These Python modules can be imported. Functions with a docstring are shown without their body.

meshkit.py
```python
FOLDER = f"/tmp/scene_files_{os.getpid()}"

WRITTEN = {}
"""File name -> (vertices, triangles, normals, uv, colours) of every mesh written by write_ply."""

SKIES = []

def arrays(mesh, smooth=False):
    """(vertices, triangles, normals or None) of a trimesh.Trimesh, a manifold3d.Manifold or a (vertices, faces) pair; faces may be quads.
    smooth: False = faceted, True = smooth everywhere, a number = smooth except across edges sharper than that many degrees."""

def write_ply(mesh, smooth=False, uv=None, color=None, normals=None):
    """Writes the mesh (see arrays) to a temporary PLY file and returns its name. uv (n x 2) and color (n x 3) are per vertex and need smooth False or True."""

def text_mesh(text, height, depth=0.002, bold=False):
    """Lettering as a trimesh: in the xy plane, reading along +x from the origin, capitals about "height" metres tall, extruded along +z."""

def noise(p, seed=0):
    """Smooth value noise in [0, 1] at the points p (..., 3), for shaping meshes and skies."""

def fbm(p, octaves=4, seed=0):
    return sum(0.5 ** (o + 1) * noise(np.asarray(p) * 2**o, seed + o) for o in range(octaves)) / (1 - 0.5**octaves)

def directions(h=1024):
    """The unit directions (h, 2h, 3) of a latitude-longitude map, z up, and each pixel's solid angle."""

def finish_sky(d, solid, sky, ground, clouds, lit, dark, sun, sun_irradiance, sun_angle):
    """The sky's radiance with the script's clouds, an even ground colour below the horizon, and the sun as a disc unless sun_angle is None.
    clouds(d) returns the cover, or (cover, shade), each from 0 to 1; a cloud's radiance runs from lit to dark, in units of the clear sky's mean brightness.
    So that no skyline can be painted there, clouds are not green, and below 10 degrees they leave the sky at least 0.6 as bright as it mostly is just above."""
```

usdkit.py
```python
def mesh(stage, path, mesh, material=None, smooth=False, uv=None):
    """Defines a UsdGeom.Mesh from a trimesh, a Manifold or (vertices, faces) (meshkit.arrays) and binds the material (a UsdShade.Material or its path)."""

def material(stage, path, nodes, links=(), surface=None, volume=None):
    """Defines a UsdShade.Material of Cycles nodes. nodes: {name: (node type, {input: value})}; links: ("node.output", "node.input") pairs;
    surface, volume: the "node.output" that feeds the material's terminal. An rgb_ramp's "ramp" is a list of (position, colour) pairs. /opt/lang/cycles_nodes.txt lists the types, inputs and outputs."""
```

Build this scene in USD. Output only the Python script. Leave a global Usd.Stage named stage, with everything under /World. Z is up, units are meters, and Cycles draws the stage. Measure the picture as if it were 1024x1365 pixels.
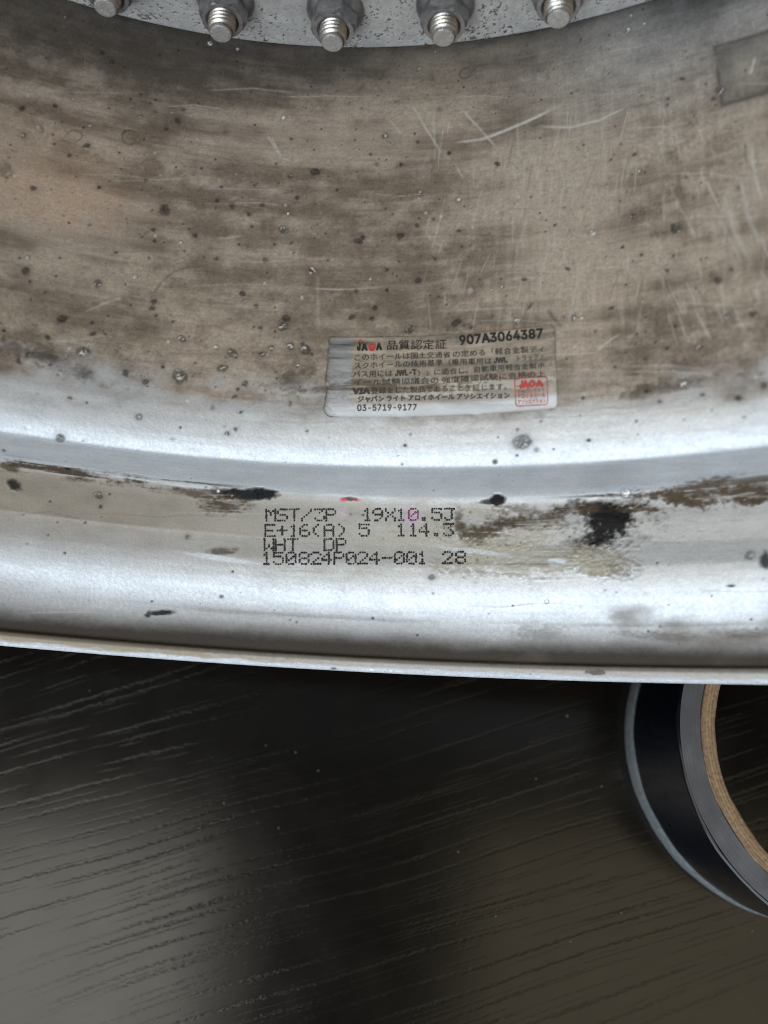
import glob, math
import numpy as np, trimesh, usdkit
from meshkit import noise, fbm
from pxr import Usd, UsdGeom, UsdLux, UsdShade, Gf, Sdf, Vt

stage = Usd.Stage.CreateInMemory()
UsdGeom.SetStageUpAxis(stage, 'Z')
UsdGeom.SetStageMetersPerUnit(stage, 1.0)
UsdGeom.Xform.Define(stage, '/World')
rng = np.random.default_rng(7)

# ------------------------------------------------------------------ camera
# Wheel frame: x right, y up, h along the axle towards the viewer, origin in the plane of the near rim edge.
LIFT = 0.3026                                   # height of the axle above the table
def world(P):
    P = np.asarray(P, float)
    return np.stack([P[..., 0], -P[..., 2], P[..., 1] + LIFT], -1)
EYE = np.array([.031, -.0009, .0238])
FWD = np.array([0, -.9615, -.2749]); FWD /= np.linalg.norm(FWD)
RGT = np.array([.998, .0175, -.0611]); RGT -= FWD * (RGT @ FWD); RGT /= np.linalg.norm(RGT)
DWN = np.cross(FWD, RGT)
FPX = 1150.0                                    # focal length in pixels of a 1024 wide frame
cam = UsdGeom.Camera.Define(stage, '/World/camera')
w3 = lambda v: np.array([v[0], -v[2], v[1]])
M = np.eye(4); M[0, :3] = w3(RGT); M[1, :3] = -w3(DWN); M[2, :3] = -w3(FWD); M[3, :3] = world(EYE)
cam.AddTransformOp().Set(Gf.Matrix4d(*M.ravel().tolist()))
cam.CreateHorizontalApertureAttr(36.0)
cam.CreateVerticalApertureAttr(48.0)
cam.CreateFocalLengthAttr(36.0 * FPX / 1024)
cam.CreateClippingRangeAttr((0.01, 100.0))
cam.CreateFStopAttr(8.0)
cam.CreateFocusDistanceAttr(0.243)
cam.CreateExposureAttr(0.0)

# ------------------------------------------------------------------ light
dome = UsdLux.DomeLight.Define(stage, '/World/sky')
dome.GetPrim().SetCustomDataByKey('kind', 'structure')
dm = usdkit.material(stage, '/World/Looks/room_air', {'b': ('background_shader', {'color': (.80, .86, 1.0), 'strength': .035})}, [], surface='b.background')
UsdShade.MaterialBindingAPI.Apply(dome.GetPrim()).Bind(dm)
def rect_light(name, pos, target, w, h, power, color):
    L = UsdLux.RectLight.Define(stage, '/World/' + name)
    L.CreateWidthAttr(w); L.CreateHeightAttr(h); L.CreateIntensityAttr(power); L.CreateColorAttr(color)
    p, t = np.array(pos, float), np.array(target, float)
    z = p - t; z /= np.linalg.norm(z)
    up = np.array([0, 0, 1.0]) if abs(z[2]) < .95 else np.array([0, 1.0, 0])
    x = np.cross(up, z); x /= np.linalg.norm(x); y = np.cross(z, x)
    m = np.eye(4); m[0, :3], m[1, :3], m[2, :3], m[3, :3] = x, y, z, p
    L.AddTransformOp().Set(Gf.Matrix4d(*m.ravel().tolist()))
    return L
rect_light('window_light', (-.7, -2.3, 1.35), (0, 0, .15), 2.2, 1.7, 6.6, (.77, .885, 1.0))
rect_light('added_panel_left', (-1.10, -.89, 2.05), (-1.10, -.89, 0), 1.5, 1.3, 3.5, (1.0, .965, .86))  # added overhead panel, gives the table its sheen left of the dark band
rect_light('added_panel_right', (.86, -.72, 2.05), (.86, -.72, 0), 1.10, 1.1, 1.15, (1.0, .85, .58))  # added dim panel; the gap between the two leaves the table's dark band

# ------------------------------------------------------------------ helpers
_used = {}
def path_of(name, parent='/World'):
    k = (str(parent), name); n = _used.get(k, 0); _used[k] = n + 1
    return f'{parent}/{name}' + (f'_{n:03d}' if n else '')
def obj(name, mesh, mat, parent='/World', smooth=False, prim=None):
    p = path_of(name, parent)
    m = usdkit.mesh(stage, p, mesh, mat, smooth=smooth)
    for k, (v, dim) in (prim or {}).items():
        v = np.asarray(v, np.float32)
        api = UsdGeom.PrimvarsAPI(m)
        if dim == 3:
            api.CreatePrimvar(k, Sdf.ValueTypeNames.Color3fArray, 'vertex').Set(Vt.Vec3fArray.FromNumpy(v))
        else:
            api.CreatePrimvar(k, Sdf.ValueTypeNames.FloatArray, 'vertex').Set(Vt.FloatArray.FromNumpy(v))
    return p
def tag(p, label=None, cat=None, kind=None, group=None):
    o = stage.GetPrimAtPath(p)
    for k, v in (('label', label), ('category', cat), ('kind', kind), ('group', group)):
        if v: o.SetCustomDataByKey(k, v)
def thing(name, label, cat, parent='/World'):
    p = path_of(name, parent); UsdGeom.Xform.Define(stage, p)
    tag(p, label, cat); return p
def srgb(r, g, b):
    c = np.array([r, g, b], float) / 255
    return np.where(c < .04045, c / 12.92, ((c + .055) / 1.055) ** 2.4)
def grid_faces(n, m, wrap=False):
    i, j = np.meshgrid(np.arange(n - 1), np.arange(m if wrap else m - 1), indexing='ij')
    j2 = (j + 1) % m
    a, b, c, d = i * m + j, i * m + j2, (i + 1) * m + j2, (i + 1) * m + j
    return np.concatenate([np.stack([a, b, c], -1).reshape(-1, 3), np.stack([a, c, d], -1).reshape(-1, 3)])
def smoothstep(a, b, x):
    t = np.clip((x - a) / (b - a), 0, 1); return t * t * (3 - 2 * t)
def ring(profile, thetas, wrap=True):
    """Sweeps a closed (h, r) outline (list, metres) round the axle: wheel frame vertices, faces."""
    p = np.asarray(profile, float); th = np.asarray(thetas)
    H, T = p[:, 0][:, None], th[None]
    R = p[:, 1][:, None]
    V = np.stack([R * np.cos(T), R * np.sin(T), np.broadcast_to(H, (len(p), len(th)))], -1).reshape(-1, 3)
    n, m = len(p), len(th)
    i, j = np.meshgrid(np.arange(n), np.arange(m if wrap else m - 1), indexing='ij')
    i2, j2 = (i + 1) % n, (j + 1) % m
    a, b, c, d = i * m + j, i * m + j2, i2 * m + j2, i2 * m + j
    F = np.concatenate([np.stack([a, b, c], -1).reshape(-1, 3), np.stack([a, c, d], -1).reshape(-1, 3)])
    return V, F
FULL = np.linspace(0, 2 * np.pi, 181)[:-1]

# ------------------------------------------------------------------ materials
def painted_metal(name, metal, r_dirty, r_clean, grain, bump, spec=.5):
    """Colour and cleanness come with the mesh (dirt laid on the piece); fine grain is noise."""
    return usdkit.material(stage, '/World/Looks/' + name, {
        'c': ('attribute', {'attribute': 'dirt_color'}), 'k': ('attribute', {'attribute': 'clean'}),
        't': ('texture_coordinate', {}), 'n': ('noise_texture', {'scale': 2600.0, 'detail': 4.0, 'roughness': .65}),
        'n2': ('noise_texture', {'scale': 900.0, 'detail': 3.0, 'roughness': .6}),
        'g': ('map_range', {'from_min': .3, 'from_max': .7, 'to_min': 1 - grain, 'to_max': 1 + grain}),
        'mul': ('vector_math', {'math_type': 'scale'}),
        'm': ('math', {'math_type': 'multiply', 'value2': metal}),
        'ro': ('map_range', {'to_min': r_dirty, 'to_max': r_clean}),
        'ro2': ('math', {'math_type': 'multiply_add', 'value2': .25}), 'sub': ('math', {'math_type': 'subtract', 'value2': .12}),
        'b': ('bump', {'strength': bump, 'distance': .0004}), 'sl': ('map_range', {'to_min': .10, 'to_max': spec}),
        'p': ('principled_bsdf', {})},
        [('k.fac', 'sl.value'), ('sl.result', 'p.specular_ior_level')] +
        [('t.object', 'n.vector'), ('t.object', 'n2.vector'), ('n.fac', 'g.value'), ('c.color', 'mul.vector1'), ('g.result', 'mul.scale'),
         ('mul.vector', 'p.base_color'), ('k.fac', 'm.value1'), ('m.value', 'p.metallic'), ('k.fac', 'ro.value'),
         ('n2.fac', 'ro2.value1'), ('ro.result', 'ro2.value3'), ('ro2.value', 'sub.value1'), ('sub.value', 'p.roughness'),
         ('n2.fac', 'b.height'), ('b.normal', 'p.normal')], surface='p.BSDF')
def plain(name, color, rough=.5, metal=0.0, var=.15, scale=800.0, bump=0.0, bscale=1500.0, spec=.5, coat=0.0):
    c = np.asarray(color, float)
    nodes = {'t': ('texture_coordinate', {}), 'n': ('noise_texture', {'scale': scale, 'detail': 4.0, 'roughness': .6}),
             'r': ('rgb_ramp', {'ramp': [(.3, tuple(c * (1 - var))), (.7, tuple(np.clip(c * (1 + var), 0, 1)))]}),
             'p': ('principled_bsdf', {'roughness': rough, 'metallic': metal, 'specular_ior_level': spec, 'coat_weight': coat})}
    links = [('t.object', 'n.vector'), ('n.fac', 'r.fac'), ('r.color', 'p.base_color')]
    if bump:
        nodes['n2'] = ('noise_texture', {'scale': bscale, 'detail': 3.0}); nodes['b'] = ('bump', {'strength': bump, 'distance': .0003})
        links += [('t.object', 'n2.vector'), ('n2.fac', 'b.height'), ('b.normal', 'p.normal')]
    return usdkit.material(stage, '/World/Looks/' + name, nodes, links, surface='p.BSDF')
M_BARREL = painted_metal('dirty_silver_paint', .42, .60, .42, .12, .16)
M_EDGE = painted_metal('rim_edge_paint', .6, .6, .36, .10, .2)
M_DISC = painted_metal('cast_grey_ring', .55, .6, .45, .14, .3)
M_STICKER = painted_metal('sticker_film', .30, .50, .36, .05, .08)

# ------------------------------------------------------------------ the barrel's inner surface: profile (h, r) in mm from the near edge to the disc
PROF = np.array([(-4.15, 254.2), (-4.6, 254.0), (-5.5, 253.5), (-7, 252.6), (-10, 250.7), (-13.6, 248.4), (-17.4, 246.1), (-21.2, 243.7), (-23.5, 242.55), (-26, 241.65),
                 (-28.8, 241.0), (-34.9, 240.7), (-40, 239.45), (-44.3, 238.8), (-46.3, 238.1), (-47.8, 236.8), (-48.9, 234.6), (-49.8, 231), (-51.0, 225.2), (-51.3, 223.7),
                 (-51.8, 222.9), (-52.5, 222.35), (-54, 221.15), (-56, 219.9), (-59, 218.5), (-63, 217.2), (-69, 215.9), (-80, 214.2), (-110, 210.2), (-140, 206.2), (-170.5, 202.25), (-178, 201.4)]) / 1000
STEP = .0003
seg = np.r_[0, np.cumsum(np.linalg.norm(np.diff(PROF, axis=0), axis=1))]
NS = int(seg[-1] / STEP) + 1
S = np.arange(NS) * STEP
PH, PR = np.interp(S, seg, PROF[:, 0]), np.interp(S, seg, PROF[:, 1])
def gauss(v, sig):
    k = np.arange(-int(4 * sig) - 1, int(4 * sig) + 2); g = np.exp(-.5 * (k / sig) ** 2); g /= g.sum()
    return np.convolve(np.pad(v, len(k) // 2, mode='reflect', reflect_type='odd'), g, 'valid')
PH, PR = gauss(PH, 2.2), gauss(PR, 2.2)
TH0, TH1 = np.radians(-121.0), np.radians(-47.0)
DT = STEP / .222
NT = int((TH1 - TH0) / DT) + 1
T = TH0 + np.arange(NT) * DT
TC = np.radians(-84.0)
MMA = 222.0                                     # arc millimetres per radian
tanP = np.stack([np.gradient(PH), np.gradient(PR)], 1); tanP /= np.linalg.norm(tanP, axis=1)[:, None]
nH, nR = -tanP[:, 1], tanP[:, 0]                # normal towards the axle / the viewer
flip = np.where(nR > 0, -1, 1); nH, nR = nH * flip, nR * flip
nH[(nR > -.05) & (nH < 0)] *= -1

def ray(px):
    px = np.atleast_2d(np.asarray(px, float))
    return ((px[:, :1] - 512) / FPX) * RGT + ((px[:, 1:] - 682.5) / FPX) * DWN + FWD
def on_barrel(px):
    """Where the line of sight of each picture point meets the barrel: (angle, length along the profile)."""
    D = ray(px); ts = np.arange(.15, .34, .0004)
    hs, ss = PH[::-1], S[::-1]
    P = EYE + D[:, None] * ts[None, :, None]
    rr = np.hypot(P[..., 0], P[..., 1]); out = rr > np.interp(P[..., 2], hs, PR[::-1])
    k = np.maximum(out.argmax(1), 1); i = np.arange(len(D))
    lo, hi = ts[k - 1], ts[k]
    for _ in range(12):
        mid = (lo + hi) / 2; Q = EYE + D * mid[:, None]
        o = np.hypot(Q[:, 0], Q[:, 1]) > np.interp(Q[:, 2], hs, PR[::-1])
        hi = np.where(o, mid, hi); lo = np.where(o, lo, mid)
    Q = EYE + D * hi[:, None]
    r = np.hypot(Q[:, 0], Q[:, 1])
    return np.arctan2(Q[:, 1], Q[:, 0]), np.interp(Q[:, 2], hs, ss)
def barrel_point(th, s, off=0.0):
    x = s / STEP; g = lambda v: np.interp(x, np.arange(NS), v)
    h, r = g(PH) + off * g(nH), g(PR) + off * g(nR)
    return np.stack([r * np.cos(th), r * np.sin(th), h], -1)
def mm(px):                                     # picture point -> (arc mm, profile mm) on the barrel
    th, s = on_barrel(px)
    return np.stack([(th - TC) * MMA, s * 1000], -1)

# ------------------------------------------------------------------ dirt, wear, corrosion, painted shade and sheen on the barrel (arrays over angle and profile)
A_, S_ = (T - TC) * MMA, S * 1000
qy = np.arange(20, 880, 4.0)
_, qs = on_barrel(np.stack([np.full(len(qy), 512.0), qy], 1))
o = np.argsort(qs); Q = np.interp(S, qs[o], qy[o])[:, None]         # rows of the profile
SS, AA = np.meshgrid(S_, A_, indexing='ij')
def nz(sx, sy, oct=4, seed=0):
    return fbm(np.stack([AA / sx + 50, SS / sy + 50, np.full_like(AA, 3.7)], -1), oct, seed)
n_str = nz(34, 5, 5, 1); n_big = nz(22, 16, 5, 2); n_med = nz(5, 3.4, 5, 3); n_fine = nz(.9, .8, 3, 4); n_wipe = nz(1.5, 30, 4, 5); n_thin = nz(16, .8, 4, 6); n_hi = nz(.40, .32, 2, 9); n_dash = nz(2.4, .38, 3, 10); n_scr = nz(.38, 3.2, 3, 11)
def blob(x, y, rx, ry, rot=0, warp=.6, sharp=.35, seedn=None):
    """Soft patch round a picture point, radii in picture pixels (about 4.6 to the millimetre); returns slices and a 0..1 mask."""
    c = mm([(x, y), (x + 5, y), (x, y + 5)])
    sx, sy = max(abs(c[1, 0] - c[0, 0]) / 5, .1), max(np.hypot(*(c[2] - c[0])) / 5, .1)
    R = 2.0 * max(rx * sx, ry * sy) + 2
    i0, i1 = np.searchsorted(S_, [c[0, 1] - R, c[0, 1] + R]); j0, j1 = np.searchsorted(A_, [c[0, 0] - R, c[0, 0] + R])
    sl = (slice(i0, i1), slice(j0, j1))
    u, v = (AA[sl] - c[0, 0]) / sx, (SS[sl] - c[0, 1]) / sy
    v = -v if c[2, 1] < c[0, 1] else v
    cr, sr = math.cos(rot), math.sin(rot)
    u, v = (u * cr + v * sr) / rx, (-u * sr + v * cr) / ry
    d = np.hypot(u, v)
    wn = (n_med[sl] - .5) * 1.6 + (n_fine[sl] - .5) * 1.1 + (n_hi[sl] - .5) * .35
    return sl, 1 - smoothstep(1 - sharp, 1 + sharp, d + wn * warp), d
BROWN, TAN, SOOT, SILVER = np.array([.185, .138, .100]), np.array([.53, .435, .342]), np.array([.024, .021, .018]), np.array([.54, .55, .56])
col = np.empty((NS, NT, 3)); clean = np.zeros((NS, NT)); disp = np.zeros((NS, NT))
grime = 1 - smoothstep(505, 585, Q + (n_str - .5) * 150 + (n_med - .5) * 60)             # brake dust over the deep part
tone = (.30 + .15 * smoothstep(-10, 50, A_)[None] + (n_str - .5) * 1.9 + (n_med - .5) * 1.6 + (n_thin - .5) * .6 + (n_big - .5) * 1.5)
def lift(x, y, rx, ry, amt, rot=0, warp=.9, sharp=.9):
    sl, m, _ = blob(x, y, rx, ry, rot, warp, sharp); tone[sl] += amt * m
for a in ((60, 470, 110, 22, -.30), (150, 65, 260, 40, -.35), (430, 330, 160, 60, -.10), (470, 250, 260, 12, -.28), (60, 200, 90, 20, .12), (30, 258, 120, 40, .9), (15, 285, 60, 16, .6), (40, 225, 60, 14, -.3), (765, 345, 55, 95, .60), (745, 250, 60, 80, .3), (955, 320, 40, 60, .40),
          (600, 130, 240, 50, .22), (850, 75, 130, 60, .10), (720, 215, 90, 40, .35), (420, 215, 100, 40, .30), (860, 240, 70, 50, -.28), (880, 380, 110, 70, -.18), (900, 480, 130, 30, -.22),
          (400, 500, 50, 20, -.3), (560, 420, 170, 30, -.12), (250, 410, 160, 40, .12), (1010, 240, 14, 90, .35), (640, 330, 120, 50, .05), (230, 260, 140, 10, -.25), (300, 150, 150, 30, .05), (985, 100, 50, 40, -.12), (930, 190, 120, 22, .22)):
    lift(*a)  # some patches paint in sheen: warm at far left, silvery right of centre
wz = smoothstep(10, 60, A_)[None] * .75 + .2
tone += (n_wipe - .5) * .9 * wz * smoothstep(120, 220, Q) * (1 - smoothstep(430, 520, Q))
tone = .08 + .84 * smoothstep(-.35, 1.25, tone)
deep = 1 - smoothstep(55, 190, Q + (n_big - .5) * 70 + (n_str - .5) * 40 + A_[None] * .30)                    # greyer soot close to the disc, with the shade there painted in
dirt = BROWN * (1 - tone[..., None]) ** 1.0 * .82 + TAN * tone[..., None]
for wa in ((30, 262, 150, 34, -.05), (70, 215, 120, 50, 0)):
    sl, m, _ = blob(*wa, 1.2, .95); dirt[sl] *= 1 + m[..., None] * np.array([.12, .04, -.01])  # warm tint painted in for the coppery reflection at the far left
grey = smoothstep(20, 90, A_)[None, :, None] * smoothstep(260, 60, Q)[..., None]
dirt = dirt * (1 - grey) + grey * (dirt.mean(-1, keepdims=True) * np.array([1.0, .985, .96]))
dirt *= np.clip(1 + (n_hi - .5) * .62 + (n_dash - .5) * .32 + (n_scr - .5) * .45 * np.clip(wz - .2, 0, 1) + (n_fine - .5) * .45, .35, 1.8)[..., None]
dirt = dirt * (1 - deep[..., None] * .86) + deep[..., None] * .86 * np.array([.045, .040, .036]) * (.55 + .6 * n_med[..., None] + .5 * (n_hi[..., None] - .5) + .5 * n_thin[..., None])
sil = SILVER * (.90 + .16 * (n_hi[..., None] - .5) + .25 * (n_med[..., None] - .5) + .2 * (n_thin[..., None] - .5))
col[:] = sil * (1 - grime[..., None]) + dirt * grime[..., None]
clean[:] = (1 - grime) * .95 + grime * (.24 + .55 * smoothstep(.42, .95, tone))
# band of tan film over the bead seat, stronger on the left, ending at an old tyre line
film = smoothstep(655, 668, Q + (n_thin - .5) * 22) * (1 - smoothstep(738, 765, Q + (n_med - .5) * 26))
fl = film * (.34 + .62 * smoothstep(25, -75, A_)[None] + .18 * (n_str - .5)); fl *= 1 - .45 * smoothstep(722.5, 725, Q) - .30 * smoothstep(751.5, 754, Q)
FILM = np.array([.56, .49, .405])
fl = np.clip(fl * 1.05, 0, 1)[..., None]
FILM = FILM * (1 - .34 * (1 - smoothstep(721, 725, Q)))[..., None]
col[:] = col * (1 - fl) + FILM * (.85 + .4 * (n_med[..., None] - .5)) * fl; clean *= 1 - .85 * fl[..., 0]
def lay(mask, color, k=1.0, shine=None, sl=(slice(None), slice(None))):
    m = np.clip(mask * k, 0, 1)
    col[sl] = col[sl] * (1 - m[..., None]) + np.asarray(color) * m[..., None]
    clean[sl] = clean[sl] * (1 - m) + (0 if shine is None else shine) * m
# dark dirt where the tyre bead sat against the step, and in the groove behind the rim edge
g = np.exp(-.5 * ((Q - 664 + (n_str - .5) * 14) / 7) ** 2) * smoothstep(.42, .68, n_med * .55 + n_fine * .25 + n_hi * .2 + (n_thin - .5) * .8) * (smoothstep(-20, -45, A_)[None] * .95 + smoothstep(45, 66, A_)[None] * .8 + .08)
lay(g, [.060, .045, .031], 1.1)
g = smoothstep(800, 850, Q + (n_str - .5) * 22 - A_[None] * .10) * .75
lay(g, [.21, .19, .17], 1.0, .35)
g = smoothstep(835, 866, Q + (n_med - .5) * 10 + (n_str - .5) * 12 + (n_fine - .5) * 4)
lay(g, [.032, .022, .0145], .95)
g = np.exp(-.5 * ((Q - 826 + (n_thin - .5) * 6) / 2.0) ** 2) * .3
lay(g * smoothstep(.42, .6, n_str) * (.4 + n_fine), [.12, .10, .085])
g = smoothstep(12, 60, A_)[None] * smoothstep(790, 815, Q + (n_med - .5) * 30) * smoothstep(.45, .65, n_big) * .6
lay(g, [.14, .115, .09])
# smears
def smear(x, y, rx, ry, rot, color, k, warp=1.0, sharp=.4, relief=0.0, shine=0.0):
    sl, m, _ = blob(x, y, rx, ry, rot, warp, sharp)
    if color is BRN: m = m * np.clip((n_thin[sl] * .5 + n_dash[sl] * .5 - .36) * 6 + .35, .12, 1)
    if color is CRM: m = m * np.clip((n_dash[sl] * .6 + n_fine[sl] * .4 - .35) * 5 + .5, .3, 1)
    lay(m, np.asarray(color) * (.6 + .8 * (n_fine[sl] * .5 + n_hi[sl] * .5)[..., None]), k, shine, sl)
    disp[sl] += relief * m * (.35 + 1.3 * n_fine[sl])
BLK, BRN, CRM = [.012, .011, .011], [.075, .052, .032], [.42, .375, .285]
for a in ((700, 747, 110, 20, -.02, CRM, .60, 1.3, .4, .00022), (640, 715, 50, 30, 0, CRM, .45, 1.4, .6, .00016), (800, 750, 45, 18, 0, CRM, .7, 1.3, .4, .00026), (700, 712, 60, 16, -.1, CRM, .45, 1.3, .6, .00018), (570, 720, 70, 30, 0, CRM, .3, 1.2, .7, .0),
          (500, 715, 150, 50, 0, CRM, .28, 1.2, .7, .0),
          (325, 658, 44, 9, -.02, BLK, 1.0, .6, .3, .0004), (348, 657, 24, 8, 0, BLK, 1, .6, .3, .0003), (297, 673, 32, 13, -.12, BRN, .9, 1.2, .5, .0002), (265, 660, 30, 4, .05, BRN, .8, 1.1, .5, .0001),
          (820, 684, 50, 22, -.1, BRN, 1.0, 1.6, .7, .0001), (800, 700, 44, 28, 0, [.05, .042, .034], .55, 1.6, .8, .0001), (815, 688, 36, 19, .0, BLK, 1.0, 1.1, .35, .0005), (804, 707, 27, 17, .1, BLK, 1, 1.2, .4, .0004), (780, 678, 18, 7, 0, BRN, .9, 1.1, .5, .0002), (850, 680, 34, 4, .03, BRN, .95, 1.0, .5, .0001),
          (890, 663, 28, 8, .1, BRN, .9, 1.5, .5, .0001), (925, 652, 60, 10, -.22, BRN, .9, 1.4, .5, .0001), (965, 662, 66, 13, -.03, BRN, .95, 1.6, .5, .00015), (1005, 655, 40, 12, 0, BRN, 1.0, 1.5, .5, .0002), (1000, 640, 50, 5, -.1, BRN, .7, 1.4, .5, 0),
          (640, 707, 42, 13, -.1, BRN, .9, 1.4, .5, .0002), (690, 698, 55, 8, -.12, BRN, .85, 1.3, .5, .0001), (612, 698, 6, 20, .0, BRN, .8, 1.3, .5, .0001), (664, 665, 9, 8, 0, BLK, 1, .6, .3, .0005), (655, 668, 14, 3.5, -.1, BLK, .9, .8, .4, .0003), (694, 680, 24, 8, .1, BRN, .6, 1.5, .5, .0002),
          (294, 735, 15, 4.5, -.15, BRN, .8, 1.2, .5, .0001), (18, 647, 10, 6, .5, BLK, .9, .8, .4, .0003), (14, 624, 14, 5, .1, BRN, .9, 1, .4, .0002), (90, 624, 5, 2.2, .1, BLK, .9, .5, .3, .0002), (215, 817, 17, 3.2, -.15, BLK, .95, 1.0, .4, .0002), (197, 821, 4, 2.5, 0, BLK, .9, .7, .4, 0),
          (880, 848, 40, 5, .05, BRN, .5, 1.2, .6, 0), (720, 845, 35, 10, 0, BRN, .35, 1.3, .6, 0), (1000, 845, 40, 6, 0, BRN, .5, 1.2, .6, 0), (551, 691, 11, 10, 0, [.56, .42, .56], .5, .5, .6, 0),
          (458, 666, 5, 2.6, 0, [.65, .10, .14], .9, .6, .4, .0), (474, 666.5, 6, 2.0, 0, [.65, .12, .15], .8, .6, .4, 0), (467, 665, 7, 2.4, 0, [.10, .05, .03], .9, .9, .4, .0002), (455, 685, 8, 6, 0, [.72, .55, .70], .3, .6, .6, 0),
          (1021, 747, 7, 11, 0, BLK, .9, .9, .4, .0004), (975, 781, 7, 2.2, 0, BLK, .9, .8, .4, .0001), (630, 735, 60, 3, .12, [.62, .64, .66], .8, 1.0, .5, 0), (285, 743, 50, 3, .07, [.72, .74, .76], .8, 1.0, .4, 0), (742, 750, 11, 6, 0, [.66, .69, .73], .9, .8, .3, 0),
          (845, 492, 12, 7, 0, BRN, .4, .8, .5, 0), (907, 490, 16, 9, 0, SOOT, .45, 1.2, .5, 0), (895, 513, 60, 8, -.06, SOOT, .4, 1.5, .6, 0), (395, 510, 30, 16, -.2, SOOT, .42, 1.4, .6, 0), (420, 520, 40, 6, -.1, SOOT, .45, 1.4, .6, 0), (20, 466, 60, 10, .15, SOOT, .4, 1.5, .6, 0), (80, 485, 50, 9, .2, SOOT, .4, 1.5, .6, 0), (6, 225, 14, 10, 0, SOOT, .5, 1.2, .5, 0)):
    smear(*a)
# ridges dragged into the cream smear, and the finger swirl at its end
sl, m, d = blob(830, 757, 26, 17, 0, .5, .4)
ringy = .5 + .5 * np.cos(d * 13 + n_med[sl] * 26 + n_fine[sl] * 6)
ringy = ringy * smoothstep(.35, .6, n_med[sl] * .5 + n_fine[sl] * .5); disp[sl] += m * ringy * .0002; lay(m * (1 - ringy) * .4, [.12, .095, .06], 1, 0, sl)
sl, m, d = blob(720, 735, 110, 40, 0, 1, .5)
rdg = np.clip((n_thin[sl] - .55) * 6, 0, 1) * m; disp[sl] += rdg * .0002; lay(rdg * .45, [.14, .11, .07], 1, 0, sl)
# rectangular tape residue, upper right
q = mm([(952, 62), (962, 141), (1060, 112), (1060, 30)])
def inside(poly, soft):
    dmin = np.full(AA.shape, 1e9); area = np.sign(np.cross(poly[1] - poly[0], poly[2] - poly[1]))
    for k in range(len(poly)):
        p, e = poly[k], poly[(k + 1) % len(poly)] - poly[k]
        dmin = np.minimum(dmin, area * (e[0] * (SS - p[1]) - e[1] * (AA - p[0])) / np.hypot(*e))
    return smoothstep(-soft, soft, dmin), dmin
m, dm_ = inside(q, .25)
lay(m * (.12 + .25 * n_big), [.15, .14, .12]); lay(np.exp(-.5 * (dm_ / .45) ** 2) * .65 * smoothstep(.3, .5, n_med) + m * np.exp(-.5 * ((dm_ - 1.6) / 1.8) ** 2) * .35, [.075, .07, .065])
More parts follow.
